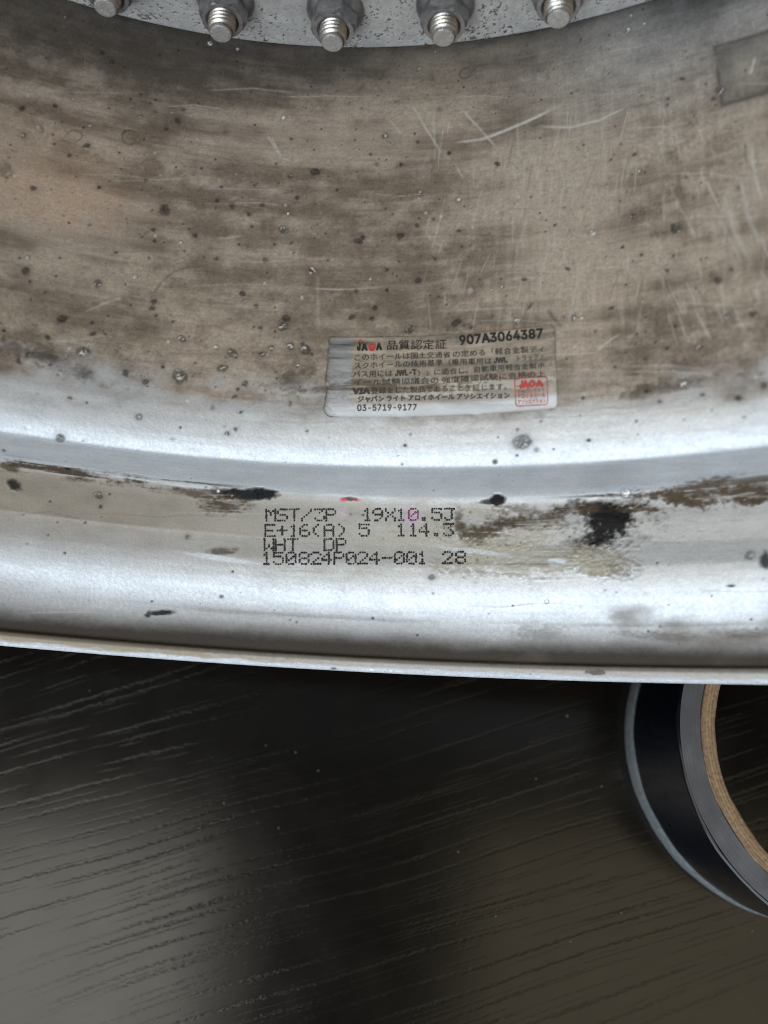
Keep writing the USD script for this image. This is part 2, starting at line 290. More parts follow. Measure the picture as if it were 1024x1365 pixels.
# corrosion spots: x, y, radius in pixels, kind 0 dark blot, 1 dark with bright flakes, 2 bright chip, 3 faint ring, 4 soft stain
SPOTS = [(45,252,7,0),(132,250,6,0),(220,280,10,0),(295,250,7,0),(309,275,5,0),(289,268,5,0),(350,272,6,0),(205,307,7,0),(206,321,4,0),(260,314,5,0),(336,302,5,0),(378,306,9,1),(366,326,4,0),(478,321,9,0),(484,317,5,0),(155,337,6,0),(34,361,8,0),(26,344,3,0),(80,344,4,0),
 (131,378,8,1),(354,346,6,1),(416,360,6,2),(323,392,6,0),(205,402,8,0),(203,411,6,0),(82,427,10,0),(64,450,7,0),(124,445,7,0),(111,469,15,1),(242,451,10,1),(347,437,7,0),(377,436,9,1),(381,424,6,0),(167,497,8,0),(239,500,13,1),(296,491,9,1),(327,511,8,0),(310,472,8,1),(362,464,6,1),
 (350,472,5,1),(387,462,7,1),(407,466,9,1),(467,424,8,0),(496,425,6,0),(25,481,7,0),(37,473,6,1),(5,441,5,0),(217,490,5,0),(611,266,7,2),(669,284,6,4),(534,315,7,0),(556,300,5,0),(612,308,5,0),(790,310,7,2),(902,305,9,1),(858,280,4,2),(558,374,6,0),(757,359,6,0),(699,372,5,0),(656,386,3,2),(669,382,3,2),
 (706,409,5,0),(816,410,7,0),(957,374,9,0),(975,359,5,0),(1004,419,9,1),(970,422,7,1),(889,361,5,0),(994,299,6,4),(609,430,9,0),(651,426,8,4),(546,439,8,1),(629,437,6,0),(1019,515,8,0),(984,531,8,0),(937,527,5,0),(862,515,6,4),(912,512,12,2),(880,535,5,0),(30,145,6,0),(73,141,5,0),(52,171,10,3),(99,181,14,3),
 (172,183,17,3),(116,194,8,0),(93,207,4,0),(207,134,5,0),(208,149,5,4),(237,161,5,0),(222,172,5,0),(159,204,4,0),(420,230,10,0),(301,177,5,4),(465,138,8,4),(559,92,6,2),(837,40,6,2),(620,98,12,3),(712,76,7,4),(730,101,5,4),(702,226,6,4),(662,218,5,0),(846,206,5,0),(853,229,5,2),(659,142,6,4),(586,145,7,4),(534,220,5,0),(557,189,4,0),
 (250,716,5,1),(131,660,6,1),(134,676,4,0),(695,589,15,1),(834,657,8,2),(1000,740,9,1),(575,770,6,1),(729,802,5,3),(5,600,5,0),(80,585,7,1),(303,578,6,1),(314,572,5,0),(321,550,4,0),(185,556,6,1),(230,585,5,4),(300,568,4,4),(409,575,3,0),(720,553,8,4),(630,553,6,4),(785,587,3,0),(540,594,3,0),(890,465,5,0),(500,410,5,0),(120,300,4,0),(60,390,4,0),
 (280,330,5,4),(440,470,6,0),(740,300,4,0),(580,345,5,0),(830,330,5,0),(985,250,6,0),(890,140,5,0),(910,105,6,0),(770,120,5,4),(690,60,4,4),(640,60,5,4),(150,82,5,0),(165,90,4,0),(280,58,4,2),(400,60,4,4),(960,120,7,1)]
for k in range(120):
    x, y = rng.uniform(0, 1020), rng.uniform(130, 545)
    if rng.random() < (.15 if x < 520 else .55): continue
    SPOTS.append((x, y, rng.uniform(2.2, 5.2), int(rng.choice([0, 0, 1, 1, 2, 4]))))
for x, y, r, kind in SPOTS:
    r = r * rng.uniform(.62, .92)
    asp = rng.uniform(.62, 1.0); sl, m, d = blob(x, y, r * .85, r * .85 * asp, rng.uniform(-.6, .6), 1.15, .32)
    if kind in (0, 1):
        _, halo, _ = blob(x, y, r * 1.3, r * 1.2, 0, .9, .8); mm_ = halo[:m.shape[0], :m.shape[1]] if halo.shape == m.shape else None
        k = np.clip(m * (.55 + .9 * (n_fine[sl] - .3)), 0, 1)
        lay(np.exp(-.5 * (d / 1.25) ** 2) * .26 * (.4 + 1.2 * n_hi[sl]), SOOT, 1, None, sl)
        lay(k, np.array([.038, .033, .028]), 1.0 if kind == 0 else .8, .2, sl)
        disp[sl] += m * (n_fine[sl] * .6 + n_hi[sl] * .4 - .44) * .0010
    if kind == 1:
        f = m * smoothstep(.50, .58, n_hi[sl] * .35 + n_fine[sl] * .65 - .015)
        lay(f, [.66, .63, .58], .75, .6, sl); disp[sl] += f * .0002
        rimm = np.exp(-.5 * ((d + (n_med[sl] - .5) * .8 - 1.0) / .16) ** 2); lay(rimm * .3, SOOT, 1, None, sl)
    if kind == 2:
        f = m * smoothstep(.46, .54, n_hi[sl] * .5 + n_fine[sl] * .5); lay(f, [.78, .77, .75], .95, .9, sl); disp[sl] += m * (n_fine[sl] - .4) * .0012; lay(np.exp(-.5 * ((d - 1.1) / .25) ** 2) * .3, SOOT, 1, None, sl)
    if kind == 3:
        rimm = np.exp(-.5 * ((d * .8 + (n_med[sl] - .5) * .25 - .8) / .09) ** 2); lay(rimm * .55 * smoothstep(.25, .5, n_med[sl]), SOOT, 1, None, sl)
    if kind == 4:
        lay(np.exp(-.5 * (d / .8) ** 2) * .38 * (.5 + n_fine[sl]), [.06, .052, .045], 1, None, sl)
# hundreds of tiny specks
for k in range(3200):
    x, y = rng.uniform(-10, 1034), rng.uniform(40, 850)
    if rng.random() < (.85 if y > 545 else 1.15 - 1.2 * float(noise(np.array([[x / 130, y / 90, 3.0]]), 77)[0])): continue
    i0 = np.searchsorted(qs[o], 0)  # rows by profile
    s0 = np.interp(y, qy, qs * 1000); a0 = rng.uniform(A_[0], A_[-1]); rr = rng.uniform(.10, .36) * (1.8 if rng.random() < .08 else 1)
    i, j = int(s0 / 1000 / STEP), int((a0 - A_[0]) / 1000 * 222 / MMA / STEP)
    w = 4; sl = (slice(max(i - w, 0), i + w + 1), slice(max(j - w, 0), j + w + 1))
    if sl[0].stop > NS or sl[1].stop > NT: continue
    d = np.hypot(AA[sl] - a0, SS[sl] - s0) / rr
    b = rng.random()
    lay(np.exp(-.5 * d ** 4) * rng.uniform(.3, .9), SOOT if b < .93 else [.72, .70, .67], 1, 0 if b < .93 else .8, sl); disp[sl] -= np.exp(-d ** 2) * .00008
def stroke(pts, wpx, color, k, shine=.7, relief=-.00003):
    c = mm(pts); w = wpx / 4.6
    fine = np.concatenate([np.linspace(c[i], c[i + 1], 14, endpoint=False) for i in range(len(c) - 1)] + [c[-1:]])
    lo, hi = fine.min(0) - 3 * w - .6, fine.max(0) + 3 * w + .6
    i0, i1 = np.searchsorted(S_, [lo[1], hi[1]]); j0, j1 = np.searchsorted(A_, [lo[0], hi[0]]); sl = (slice(i0, i1), slice(j0, j1))
    if i1 <= i0 or j1 <= j0: return
    dd = np.full(AA[sl].shape, 1e9); par = np.zeros_like(dd)
    for n, (p, e) in enumerate(zip(fine[:-1], np.diff(fine, axis=0))):
        t = np.clip(((AA[sl] - p[0]) * e[0] + (SS[sl] - p[1]) * e[1]) / max(e @ e, 1e-9), 0, 1)
        q_ = np.hypot(AA[sl] - p[0] - t * e[0], SS[sl] - p[1] - t * e[1]); par = np.where(q_ < dd, (n + t) / (len(fine) - 1), par); dd = np.minimum(dd, q_)
    m = np.exp(-.5 * (dd / (w * .5)) ** 2) * np.clip(np.minimum(par, 1 - par) * 6, 0, 1) * (.45 + .9 * n_fine[sl])
    lay(m, color, k, shine, sl); disp[sl] += m * relief
LT = [.66, .62, .55]
stroke([(604, 190), (640, 186), (690, 167), (752, 138)], 2.4, LT, .8); stroke([(640, 188), (680, 172), (730, 150)], 1.6, LT, .9)
stroke([(715, 168), (760, 170), (800, 160), (838, 141)], 2.2, LT, .75); stroke([(548, 137), (566, 168), (590, 206)], 1.8, LT, .7); stroke([(612, 142), (640, 172), (662, 197)], 1.7, LT, .7)
stroke([(520, 160), (536, 180)], 1.4, LT, .5); stroke([(608, 222), (618, 238)], 1.6, LT, .5); stroke([(682, 218), (688, 240)], 1.6, LT, .5); stroke([(356, 180), (366, 196), (376, 210)], 2.6, LT, .6); stroke([(362, 182), (372, 204)], 1.5, LT, .6)
stroke([(1007, 75), (1003, 90), (1000, 100)], 2.6, LT, .8); stroke([(1002, 190), (1005, 230), (1018, 270)], 2.6, LT, .7); stroke([(985, 230), (998, 290), (1015, 330)], 3.0, LT, .5); stroke([(960, 260), (985, 320), (1000, 350)], 4.0, LT, .35)
stroke([(730, 412), (738, 424), (750, 436)], 3, [.09, .08, .07], .7); stroke([(215, 375), (232, 362), (250, 356), (275, 355)], 2.2, [.10, .085, .07], .55); stroke([(205, 392), (216, 374)], 2.2, [.10, .085, .07], .5)
stroke([(108, 418), (140, 404), (165, 396)], 1.6, LT, .35); stroke([(794, 470), (815, 452), (828, 445)], 1.8, LT, .6); stroke([(400, 352), (400, 440)], 9, TAN * .6, .28); stroke([(424, 360), (424, 445)], 3, TAN * 1.2, .25)
for k in range(240):                            # brushed wipe marks on the right half
    x, y = rng.uniform(560, 1030), rng.uniform(140, 420); l = rng.uniform(15, 60); sl_ = rng.normal(-.12, .12) if x < 860 else rng.normal(.35, .2)
    stroke([(x, y), (x + sl_ * l * .5, y + l * .5), (x + sl_ * l, y + l)], rng.uniform(.8, 2.0), LT if rng.random() < .72 else BROWN * .7, rng.uniform(.12, .42), .4, 0)
for k in range(170):                            # drag marks along the rim
    x, y = rng.uniform(0, 1000), rng.uniform(110, 820); l = rng.uniform(30, 140)
    stroke([(x, y), (x + l * .5, y + rng.normal(0, 2.0)), (x + l, y + rng.normal(0, 4))], rng.uniform(.7, 1.7), LT if rng.random() < .5 else [.10, .085, .07], rng.uniform(.1, .4), .4, 0)
disp += (n_fine - .5) * .00004 * (1 - clean) + (n_med - .5) * .00007
m, _ = inside(mm([(438, 450), (740, 433.5), (744, 544), (433, 556)]), .6); disp *= 1 - m
col = np.clip(col, .004, .9); clean = np.clip(clean, 0, 1)
disp = np.clip(disp, -.0006, .0008)
def relief(th, s):
    i, j = np.rint(np.asarray(s) / STEP).astype(int), np.rint((np.asarray(th) - TH0) / DT).astype(int)
    return np.max([disp[np.clip(i + a, 0, NS - 1), np.clip(j + b, 0, NT - 1)] for a in (-1, 0, 1) for b in (-1, 0, 1)], axis=0)

# ------------------------------------------------------------------ the wheel
wheel = thing('car_wheel', 'dirty silver three piece alloy wheel standing on its rim, seen from behind into its barrel', 'wheel')
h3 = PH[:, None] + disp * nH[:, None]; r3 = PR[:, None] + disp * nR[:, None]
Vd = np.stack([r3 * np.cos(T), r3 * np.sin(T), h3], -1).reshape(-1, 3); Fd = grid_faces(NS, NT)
# the rest of the barrel, out of the picture, coarser: inner surface round the other side, and the outer shell
ks = np.r_[np.arange(0, NS - 1, 9), NS - 1]; tc = np.linspace(TH1 - .002, TH0 + 2 * np.pi + .002, 150)
Vc = np.stack([PR[ks][:, None] * np.cos(tc), PR[ks][:, None] * np.sin(tc), np.repeat(PH[ks][:, None], len(tc), 1)], -1).reshape(-1, 3); Fc = grid_faces(len(ks), len(tc))
outer = np.array([(-4.2, 254.2), (-4.4, 256.8), (-9, 256.9), (-12, 254.5), (-14, 249.5), (-20, 247), (-44, 244.2), (-48, 246), (-51, 243), (-56, 228.5), (-80, 222.5), (-140, 212.5), (-178, 207.5), (-178, 201.3)]) / 1000
Vo, _ = ring(outer, FULL); Fo = grid_faces(len(outer), len(FULL), wrap=True)
V = np.vstack([Vd, Vc, Vo]); F = np.vstack([Fd, Fc + len(Vd), Fo + len(Vd) + len(Vc)])
extra = len(Vc) + len(Vo)
cn = fbm(np.stack([np.repeat(tc[None] * 9, len(ks), 0), np.repeat(S[ks][:, None] * 160, len(tc), 1), np.zeros((len(ks), len(tc)))], -1), 4, 12)
dc = col[ks].mean(1)[:, None] * (.6 + .8 * cn[..., None])
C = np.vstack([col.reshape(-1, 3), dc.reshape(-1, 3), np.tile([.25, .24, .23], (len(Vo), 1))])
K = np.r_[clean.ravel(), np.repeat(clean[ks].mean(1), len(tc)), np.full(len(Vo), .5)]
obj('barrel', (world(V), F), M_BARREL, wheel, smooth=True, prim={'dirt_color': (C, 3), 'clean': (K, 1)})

# rim edge: the rolled bead at the near end, paint worn and dirty along its upper half
ep = np.array([(-4.3, 254.6), (-3.95, 253.35), (-3.6, 253.1), (-3.1, 253.35), (-2.0, 254.6), (-1.0, 255.8), (-.35, 256.55), (-.1, 257.0), (-.25, 257.5), (-1.2, 257.9), (-3.5, 257.95), (-4.4, 257.6)]) / 1000
def resample(p, step):
    s = np.r_[0, np.cumsum(np.linalg.norm(np.diff(p, axis=0), axis=1))]; n = max(int(s[-1] / step), 2)
    x = np.linspace(0, s[-1], n + 1); q_ = np.stack([np.interp(x, s, p[:, 0]), np.interp(x, s, p[:, 1])], 1)
    q_[1:-1] = (q_[:-2] + 2 * q_[1:-1] + q_[2:]) / 4; return q_
epd = resample(ep, .0003); et = np.arange(TH0, TH1, .00025 / .257)
f_on = np.linspace(0, 1, len(epd)) * 1.0
EA, EP = np.meshgrid((et - TC) * 257, epd[:, 1] * 1000, indexing='ij'); EA, EP = EA.T, EP.T
enz = lambda sx, sy, o_, sd: fbm(np.stack([EA / sx + 20, EP / sy + 20, np.full_like(EA, .5)], -1), o_, sd)
e1, e2, e3 = enz(9, 1.2, 4, 21), enz(1.4, .7, 4, 22), enz(.5, .4, 3, 23)
dirtk = smoothstep(256.0, 254.6, EP + (e1 - .5) * 2.2) * (.70 + .35 * smoothstep(20, -80, EA)) * (.6 + .8 * e2)
ec = np.array([.72, .74, .77]) * (.93 + .2 * (e2[..., None] - .5)); ek = np.full(EA.shape, .9)
def elay(m, c_, shine=0):
    global ec, ek
    m = np.clip(m, 0, 1); ec = ec * (1 - m[..., None]) + np.asarray(c_) * m[..., None]; ek = ek * (1 - m) + shine * m
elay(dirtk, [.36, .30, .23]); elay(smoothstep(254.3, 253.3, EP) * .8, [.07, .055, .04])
for x, y, rx, ry in ((657, 892, 7, 5), (795, 897, 16, 5), (776, 893, 9, 3), (972, 893, 16, 3), (700, 892, 8, 3), (72, 852, 9, 5), (60, 848, 12, 3), (260, 870, 16, 5), (282, 872, 6, 3), (370, 876, 14, 5), (445, 884, 5, 3), (160, 860, 10, 3), (560, 886, 12, 2), (905, 893, 8, 2)):
    D = ray([(x, y)])[0]; t = (-.0022 - EYE[2]) / D[2]; P = EYE + D * t
    a0 = (math.atan2(P[1], P[0]) - TC) * 257; p0 = math.hypot(P[0], P[1]) * 1000
    d = np.hypot((EA - a0) / (rx / 4.5), (EP - p0) / (ry / 4.5 * .9)) + (e2 - .5) * 1.3 + (e3 - .5) * 1.0
    elay((1 - smoothstep(.5, 1.0, d)) * .85, [.09, .075, .06])
elay(smoothstep(.64, .72, e3) * smoothstep(.45, .6, e1) * .6, [.16, .13, .10])
Ve = np.stack([epd[:, 1][:, None] * np.cos(et), epd[:, 1][:, None] * np.sin(et), np.repeat(epd[:, 0][:, None], len(et), 1)], -1)
Ve *= (1 - .0007 * smoothstep(.68, .76, e2) * smoothstep(.5, .62, e1))[..., None] * np.array([1, 1, 0]) + np.array([0, 0, 1])
Ve += ((e2 - .5) * .00008)[..., None] * np.stack([np.zeros_like(e2), np.zeros_like(e2), np.ones_like(e2)], -1)
et2 = np.linspace(et[-1] - .001, et[0] + 2 * np.pi + .001, 160)
Ve2 = np.stack([ep[:, 1][:, None] * np.cos(et2), ep[:, 1][:, None] * np.sin(et2), np.repeat(ep[:, 0][:, None], len(et2), 1)], -1)
V = np.vstack([Ve.reshape(-1, 3), Ve2.reshape(-1, 3)]); F = np.vstack([grid_faces(len(epd), len(et)), grid_faces(len(ep), len(et2)) + Ve.reshape(-1, 3).shape[0]])
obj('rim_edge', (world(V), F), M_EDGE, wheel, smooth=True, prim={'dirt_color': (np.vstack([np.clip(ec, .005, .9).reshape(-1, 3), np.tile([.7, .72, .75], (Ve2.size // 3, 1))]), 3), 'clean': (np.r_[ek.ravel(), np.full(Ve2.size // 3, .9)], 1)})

# disc ring bolted to the far end: face towards the viewer, corroded specks
FACE = -.1700; RO = .2019
fp = np.array([(FACE - .012, RO), (FACE - .0006, RO), (FACE, RO - .0007), (FACE, .1700), (FACE - .003, .1690)])
fpd = resample(fp, .0003); ft = np.arange(TH0, TH1, .0003 / .19)
FA, FP = np.meshgrid((ft - TC) * 190, np.cumsum(np.r_[0, np.linalg.norm(np.diff(fpd, axis=0), axis=1)]) * 1000, indexing='ij'); FA, FP = FA.T, FP.T
fn = lambda sx, sy, o_, sd: fbm(np.stack([FA / sx + 20, FP / sy + 20, np.full_like(FA, .5)], -1), o_, sd)
f1, f2, f3 = fn(9, 7, 4, 31), fn(1.5, 1.1, 4, 32), fn(.75, .62, 3, 33)
fc = np.array([.53, .505, .475]) * (.8 + .5 * (f1[..., None] - .5) + .45 * (f2[..., None] - .5)); fk = np.full(FA.shape, .62)
sp = smoothstep(.57, .63, f3 + (f1 - .5) * .55) * smoothstep(.38, .52, f2)
fd = -sp * .00012 + (f2 - .5) * .00008
fc = fc * (1 - sp[..., None] * .9) + np.array([.02, .018, .016]) * sp[..., None] * .9; fk *= 1 - sp
st = smoothstep(.55, .7, f1) * .25; fc = fc * (1 - st[..., None]) + np.array([.26, .22, .18]) * st[..., None]
BOLT_A = np.radians(-87.2 + 9.04 * np.arange(-8, 12)); BR = .1885
for a in BOLT_A:
    d = np.hypot(FA - (a - TC) * 190, (RO - BR) * 1000 + 12 - FP)
    m = np.exp(-.5 * ((d - 7.5) / 1.6) ** 2) * (.55 * f2 + .1); fc = fc * (1 - m[..., None]) + np.array([.10, .08, .06]) * m[..., None]; fk *= 1 - m
Vf = np.stack([fpd[:, 1][:, None] * np.cos(ft), fpd[:, 1][:, None] * np.sin(ft), fpd[:, 0][:, None] + fd], -1).reshape(-1, 3)
ft2 = np.linspace(ft[-1] - .001, ft[0] + 2 * np.pi + .001, 120)
fp2 = np.vstack([fp, [(FACE - .012, .169), (FACE - .012, RO)]])
Vf2, _ = ring(fp2[:-1], FULL); Vg = np.stack([fp[:, 1][:, None] * np.cos(ft2), fp[:, 1][:, None] * np.sin(ft2), np.repeat(fp[:, 0][:, None], len(ft2), 1)], -1).reshape(-1, 3)
bk = np.array([(FACE - .003, .1690), (FACE - .012, .169), (FACE - .012, RO)]); Vh, _ = ring(bk, FULL)
V = np.vstack([Vf, Vg, Vh]); F = np.vstack([grid_faces(len(fpd), len(ft)), grid_faces(len(fp), len(ft2)) + len(Vf), grid_faces(3, len(FULL), True) + len(Vf) + len(Vg)])
n2 = len(Vg) + len(Vh)
obj('disc_ring', (world(V), F), M_DISC, wheel, smooth=40 if False else True, prim={'dirt_color': (np.vstack([np.clip(fc, .01, .9).reshape(-1, 3), np.tile([.45, .45, .46], (n2, 1))]), 3), 'clean': (np.r_[fk.ravel(), np.full(n2, .6)], 1)})
# spoked centre and the front half of the rim, beyond the picture
M_CENTRE = plain('spoke_paint', (.42, .42, .43), .45, .5)
parts = []
for k in range(10):
    b = trimesh.creation.box((.135, .030, .022)); b.apply_translation((.1145, 0, FACE - .018)); b.apply_transform(trimesh.transformations.rotation_matrix(k * np.pi / 5 + .1, (0, 0, 1))); parts.append(b)
hub = trimesh.creation.annulus(.036, .075, .03); hub.apply_translation((0, 0, FACE - .0185)); parts.append(hub)
c = trimesh.util.concatenate(parts); obj('spoke_centre', (world(c.vertices), c.faces), M_CENTRE, wheel)
fl_ = np.array([(-178.5, 201.5), (-184, 205), (-215, 232), (-240, 239), (-258, 244), (-267, 254), (-267, 257), (-262, 257), (-255, 249), (-238, 244), (-212, 239), (-178.5, 207.4)]) / 1000
Vl, Fl = ring(fl_, FULL); obj('front_rim_half', (world(Vl), Fl[:, ::-1]), plain('front_rim_paint', (.55, .56, .57), .4, .6), wheel, smooth=35)

# ------------------------------------------------------------------ bolts with flanged nuts on the disc ring
M_STUD = plain('stud_steel', (.50, .46, .40), .36, .95, .22, 900.0, .25, 2500.0)
M_TIP = plain('stud_tip_steel', (.52, .51, .495), .45, .9, .22, 1400.0, .5, 2600.0)
M_NUT = plain('nut_steel', (.30, .295, .30), .30, .85, .22, 900.0, .10, 2200.0)
def lathe(prof, n=48):
    p = np.asarray(prof); t = np.linspace(0, 2 * np.pi, n, endpoint=False)
    V = np.stack([p[:, 0][:, None] * np.cos(t), p[:, 0][:, None] * np.sin(t), np.repeat(p[:, 1][:, None], n, 1)], -1).reshape(-1, 3)
    return V, grid_faces(len(p), n, wrap=True)
def hex_nut(af, z0, z1, bore, n=72):
    """Hexagon with chamfered corners above and an open bore, as a height by angle grid."""
    t = np.linspace(0, 2 * np.pi, n, endpoint=False); hexr = af / 2 / np.cos((t + np.pi / 6) % (np.pi / 3) - np.pi / 6)
    rows = []
    for z in np.linspace(z0, z1, 9):
        lim = af / 2 * 1.155 - max(0, (z - (z1 - .0013))) * .74
        rows.append(np.stack([np.minimum(hexr, lim) * np.cos(t), np.minimum(hexr, lim) * np.sin(t), np.full(n, z)], -1))
    for r, z in ((af / 2 * .97, z1 + .00003), (bore + .0006, z1 + .00003), (bore, z1 - .0006), (bore, z1 - .002)):
        rows.append(np.stack([r * np.cos(t), r * np.sin(t), np.full(n, z)], -1))
    return np.concatenate(rows), grid_faces(len(rows), n, wrap=True)
TIPH = .0114
for a in BOLT_A:
    base = np.array([BR * np.cos(a), BR * np.sin(a), FACE]); TIPH = .0114 + rng.uniform(-.0004, .0004)
    p = path_of('bolt', wheel); UsdGeom.Xform.Define(stage, p)
    put = lambda V: world(V + base)
    def spin(V, ang):
        c_, s_ = math.cos(ang), math.sin(ang); return np.stack([V[:, 0] * c_ - V[:, 1] * s_, V[:, 0] * s_ + V[:, 1] * c_, V[:, 2]], -1)
    rot = a + np.pi + rng.uniform(-.3, .3)
    Vn, Fn = hex_nut(.0112, .0012, .0072, .00385); obj('nut', (put(spin(Vn, rot)), Fn), M_NUT, p, smooth=28)
    Vw, Fw = lathe([(.0040, .0024), (.0058, .0023), (.0066, .0017), (.0074, .0011), (.0078, .0006), (.0078, -.0002)]); obj('nut_flange', (put(Vw), Fw), M_NUT, p, smooth=30)
    # threaded end: a helix on a height by angle grid
    n, zz = 56, np.arange(.0055, TIPH - .0007, .00011); t = np.linspace(0, 2 * np.pi, n, endpoint=False)
    ph = (zz[:, None] / .00112 - t[None] / (2 * np.pi) + rng.random()) % 1; tri = 1 - np.abs(ph * 2 - 1)
    env = .00375 - .0006 * np.clip((zz - (TIPH - .0022)) / .0016, 0, 1)[:, None]
    rr = env - .00050 * np.clip(1.25 - 1.6 * tri, 0, 1)
    Vt_ = np.stack([rr * np.cos(t), rr * np.sin(t), np.repeat(zz[:, None], n, 1)], -1).reshape(-1, 3)
    obj('threaded_end', (put(Vt_), grid_faces(len(zz), n, True)), M_STUD, p, smooth=50)
    Vt2, Ft2 = lathe([(.00300, TIPH - .0009), (.00298, TIPH - .00045), (.00275, TIPH - .0001), (.0024, TIPH), (.0012, TIPH - .00005), (.00002, TIPH - .00008)], 40); obj('bolt_tip', (put(Vt2), Ft2), M_TIP, p, smooth=35)

# ------------------------------------------------------------------ sticker on the barrel
def bilinear(c, u, v):
    c = np.asarray(c, float); u, v = u[..., None], v[..., None]
    return c[0] * (1 - u) * (1 - v) + c[1] * u * (1 - v) + c[2] * u * v + c[3] * (1 - u) * v
SC = [(438, 450), (740, 433.5), (744, 544), (433, 556)]
smm = mm(SC)
nu, nv = 380, 150
U, Vv = np.meshgrid(np.linspace(0, 1, nu), np.linspace(0, 1, nv), indexing='xy')
wx, wy = 67.0, 26.0
def rounded(u, v, r=1.6):                        # squeeze the outermost rows inwards so that the corners come out round
    x, y = (u - .5) * wx, (v - .5) * wy
    ax = np.maximum(np.abs(y) - (wy / 2 - r), 0); lim = wx / 2 - r + np.sqrt(np.maximum(r * r - ax * ax, 0))
    return x * lim / (wx / 2) / wx + .5
U2 = rounded(U, Vv)
tear = (fbm(np.stack([Vv * 9, Vv * 0 + 2, Vv * 0], -1), 4, 51) - .5) * .016 * (1 - smoothstep(0, .08, U)); U2 = U2 + tear
st2 = bilinear(smm, U2, Vv)
x1, x2, x3 = (fbm(np.stack([st2[..., 0] / a_ + 9, st2[..., 1] / b_ + 9, st2[..., 0] * 0], -1), 5, sd) for a_, b_, sd in ((14, 1.3, 41), (4, 3, 42), (.8, .7, 43)))
v_ = Vv + (x2 - .5) * .05
body = np.array([.47, .405, .335]) * (.72 + .55 * (x2[..., None] - .5) + 1.5 * (x1[..., None] - .5) + .35 * (x3[..., None] - .5) + .16)
foil = np.array([.42, .42, .42]) * (.90 + 2.6 * (x1[..., None] - .5)) * (1 - .35 * smoothstep(.45, .1, Vv)[..., None] * smoothstep(.3, .6, x1)[..., None])
kf = .85 * smoothstep(.116, .106, U)                    # bare strip left of the printed field
body = body * np.array([.80, .765, .72]); cs = body * (1 - kf[..., None]) + foil * kf[..., None]; kk = .15 + .55 * kf
pale = smoothstep(.55, .93, v_) * .30 + smoothstep(.80, .90, v_) * .65; pale = np.clip(pale, 0, 1)
cs = cs * (1 - pale[..., None]) + np.array([.74, .75, .77]) * (.95 + .2 * (x2[..., None] - .5)) * pale[..., None]; kk = kk * (1 - pale) + .6 * pale
drk = smoothstep(.48, .68, x1 + (x2 - .5) * .3) * np.exp(-.5 * ((Vv - .62) / .16) ** 2) * .85 * smoothstep(1.0, .85, U); cs = cs * (1 - drk[..., None]) + np.array([.10, .075, .05]) * drk[..., None]
lgt = smoothstep(.54, .66, 1 - x1 + (x3 - .5) * .3) * np.exp(-.5 * ((Vv - .68) / .13) ** 2) * .7; cs = cs * (1 - lgt[..., None]) + np.array([.62, .57, .48]) * lgt[..., None]
edge = np.minimum(np.minimum(U * wx, (1 - U) * wx), np.minimum(Vv * wy, (1 - Vv) * wy)); ed = np.exp(-edge / .35) * .5 * smoothstep(.35, .55, x2 + .1) + np.exp(-(U * wx) / .7) * .65
cs = cs * (1 - np.clip(ed, 0, 1)[..., None]) + np.array([.12, .10, .085]) * np.clip(ed, 0, 1)[..., None]
th_, s_ = st2[..., 0] / MMA + TC, st2[..., 1] / 1000
up = .00022 + .00012 * (x2 - .5) + .0006 * np.exp(-(U * wx) / 1.2) * np.clip(x2 * 2 - .7, 0, 1)
Pt = barrel_point(th_, s_, up); Pb = barrel_point(th_, s_, np.full_like(up, -.0002))
border = np.r_[np.arange(nu), nu * np.arange(1, nv) + nu - 1, nu * (nv - 1) + np.arange(nu - 2, -1, -1), nu * np.arange(nv - 2, 0, -1)]
nb = len(border); N0 = nu * nv; i = np.arange(nb); i2 = (i + 1) % nb
skirt = np.concatenate([np.stack([border[i], N0 + i, N0 + i2], -1), np.stack([border[i], N0 + i2, border[i2]], -1)])
V = np.vstack([Pt.reshape(-1, 3), Pb.reshape(-1, 3)[border]]); F = np.vstack([grid_faces(nv, nu), skirt])
sticker = obj('sticker', (world(V), F), M_STICKER, wheel, smooth=40 if False else False, prim={'dirt_color': (np.vstack([np.clip(cs, .01, .9).reshape(-1, 3), np.tile([.2, .18, .16], (nb, 1))]), 3), 'clean': (np.r_[np.clip(kk, 0, 1).ravel(), np.zeros(nb)], 1)})
tag(sticker, 'grimy certificate sticker with small black print and a red stamp')

# lettering: glyph outlines, laid line by line on the sticker
from PIL import Image, ImageDraw, ImageFont
from shapely import box as sbox, union_all, affinity
from shapely.geometry import LineString, Polygon, Point
def font(name, px=72):
    try: return ImageFont.truetype(glob.glob('/opt/blender-*/*/datafiles/fonts/' + name)[0], px)
    except Exception: return ImageFont.truetype(glob.glob('/opt/blender-*/*/datafiles/fonts/Inter.woff2')[0], px)
JP, LAT = font('Noto Sans CJK Regular.woff2'), font('Inter.woff2')
def glyphs(text, fnt, bold=0):
    """Outline polygons of one line of text and its box (x0, y0, x1, y1), y down."""
    x0, y0, x1, y1 = fnt.getbbox(text, anchor='ls', stroke_width=bold)
    im = Image.new('L', (int(x1 - x0) + 8, int(y1 - y0) + 8)); ImageDraw.Draw(im).text((4 - x0, 4 - y0), text, 255, fnt, anchor='ls', stroke_width=bold)
    on = np.pad(np.asarray(im) > 127, ((0, 0), (1, 1))).astype(np.int8)
    r, s0 = np.nonzero(np.diff(on, axis=1) == 1); e0 = np.nonzero(np.diff(on, axis=1) == -1)[1]
    g_ = union_all(sbox(s0, r, e0, r + 1)).buffer(.6).buffer(-.6).simplify(.8)
    return g_, (4, 4, 4 + x1 - x0, 4 + y1 - y0)
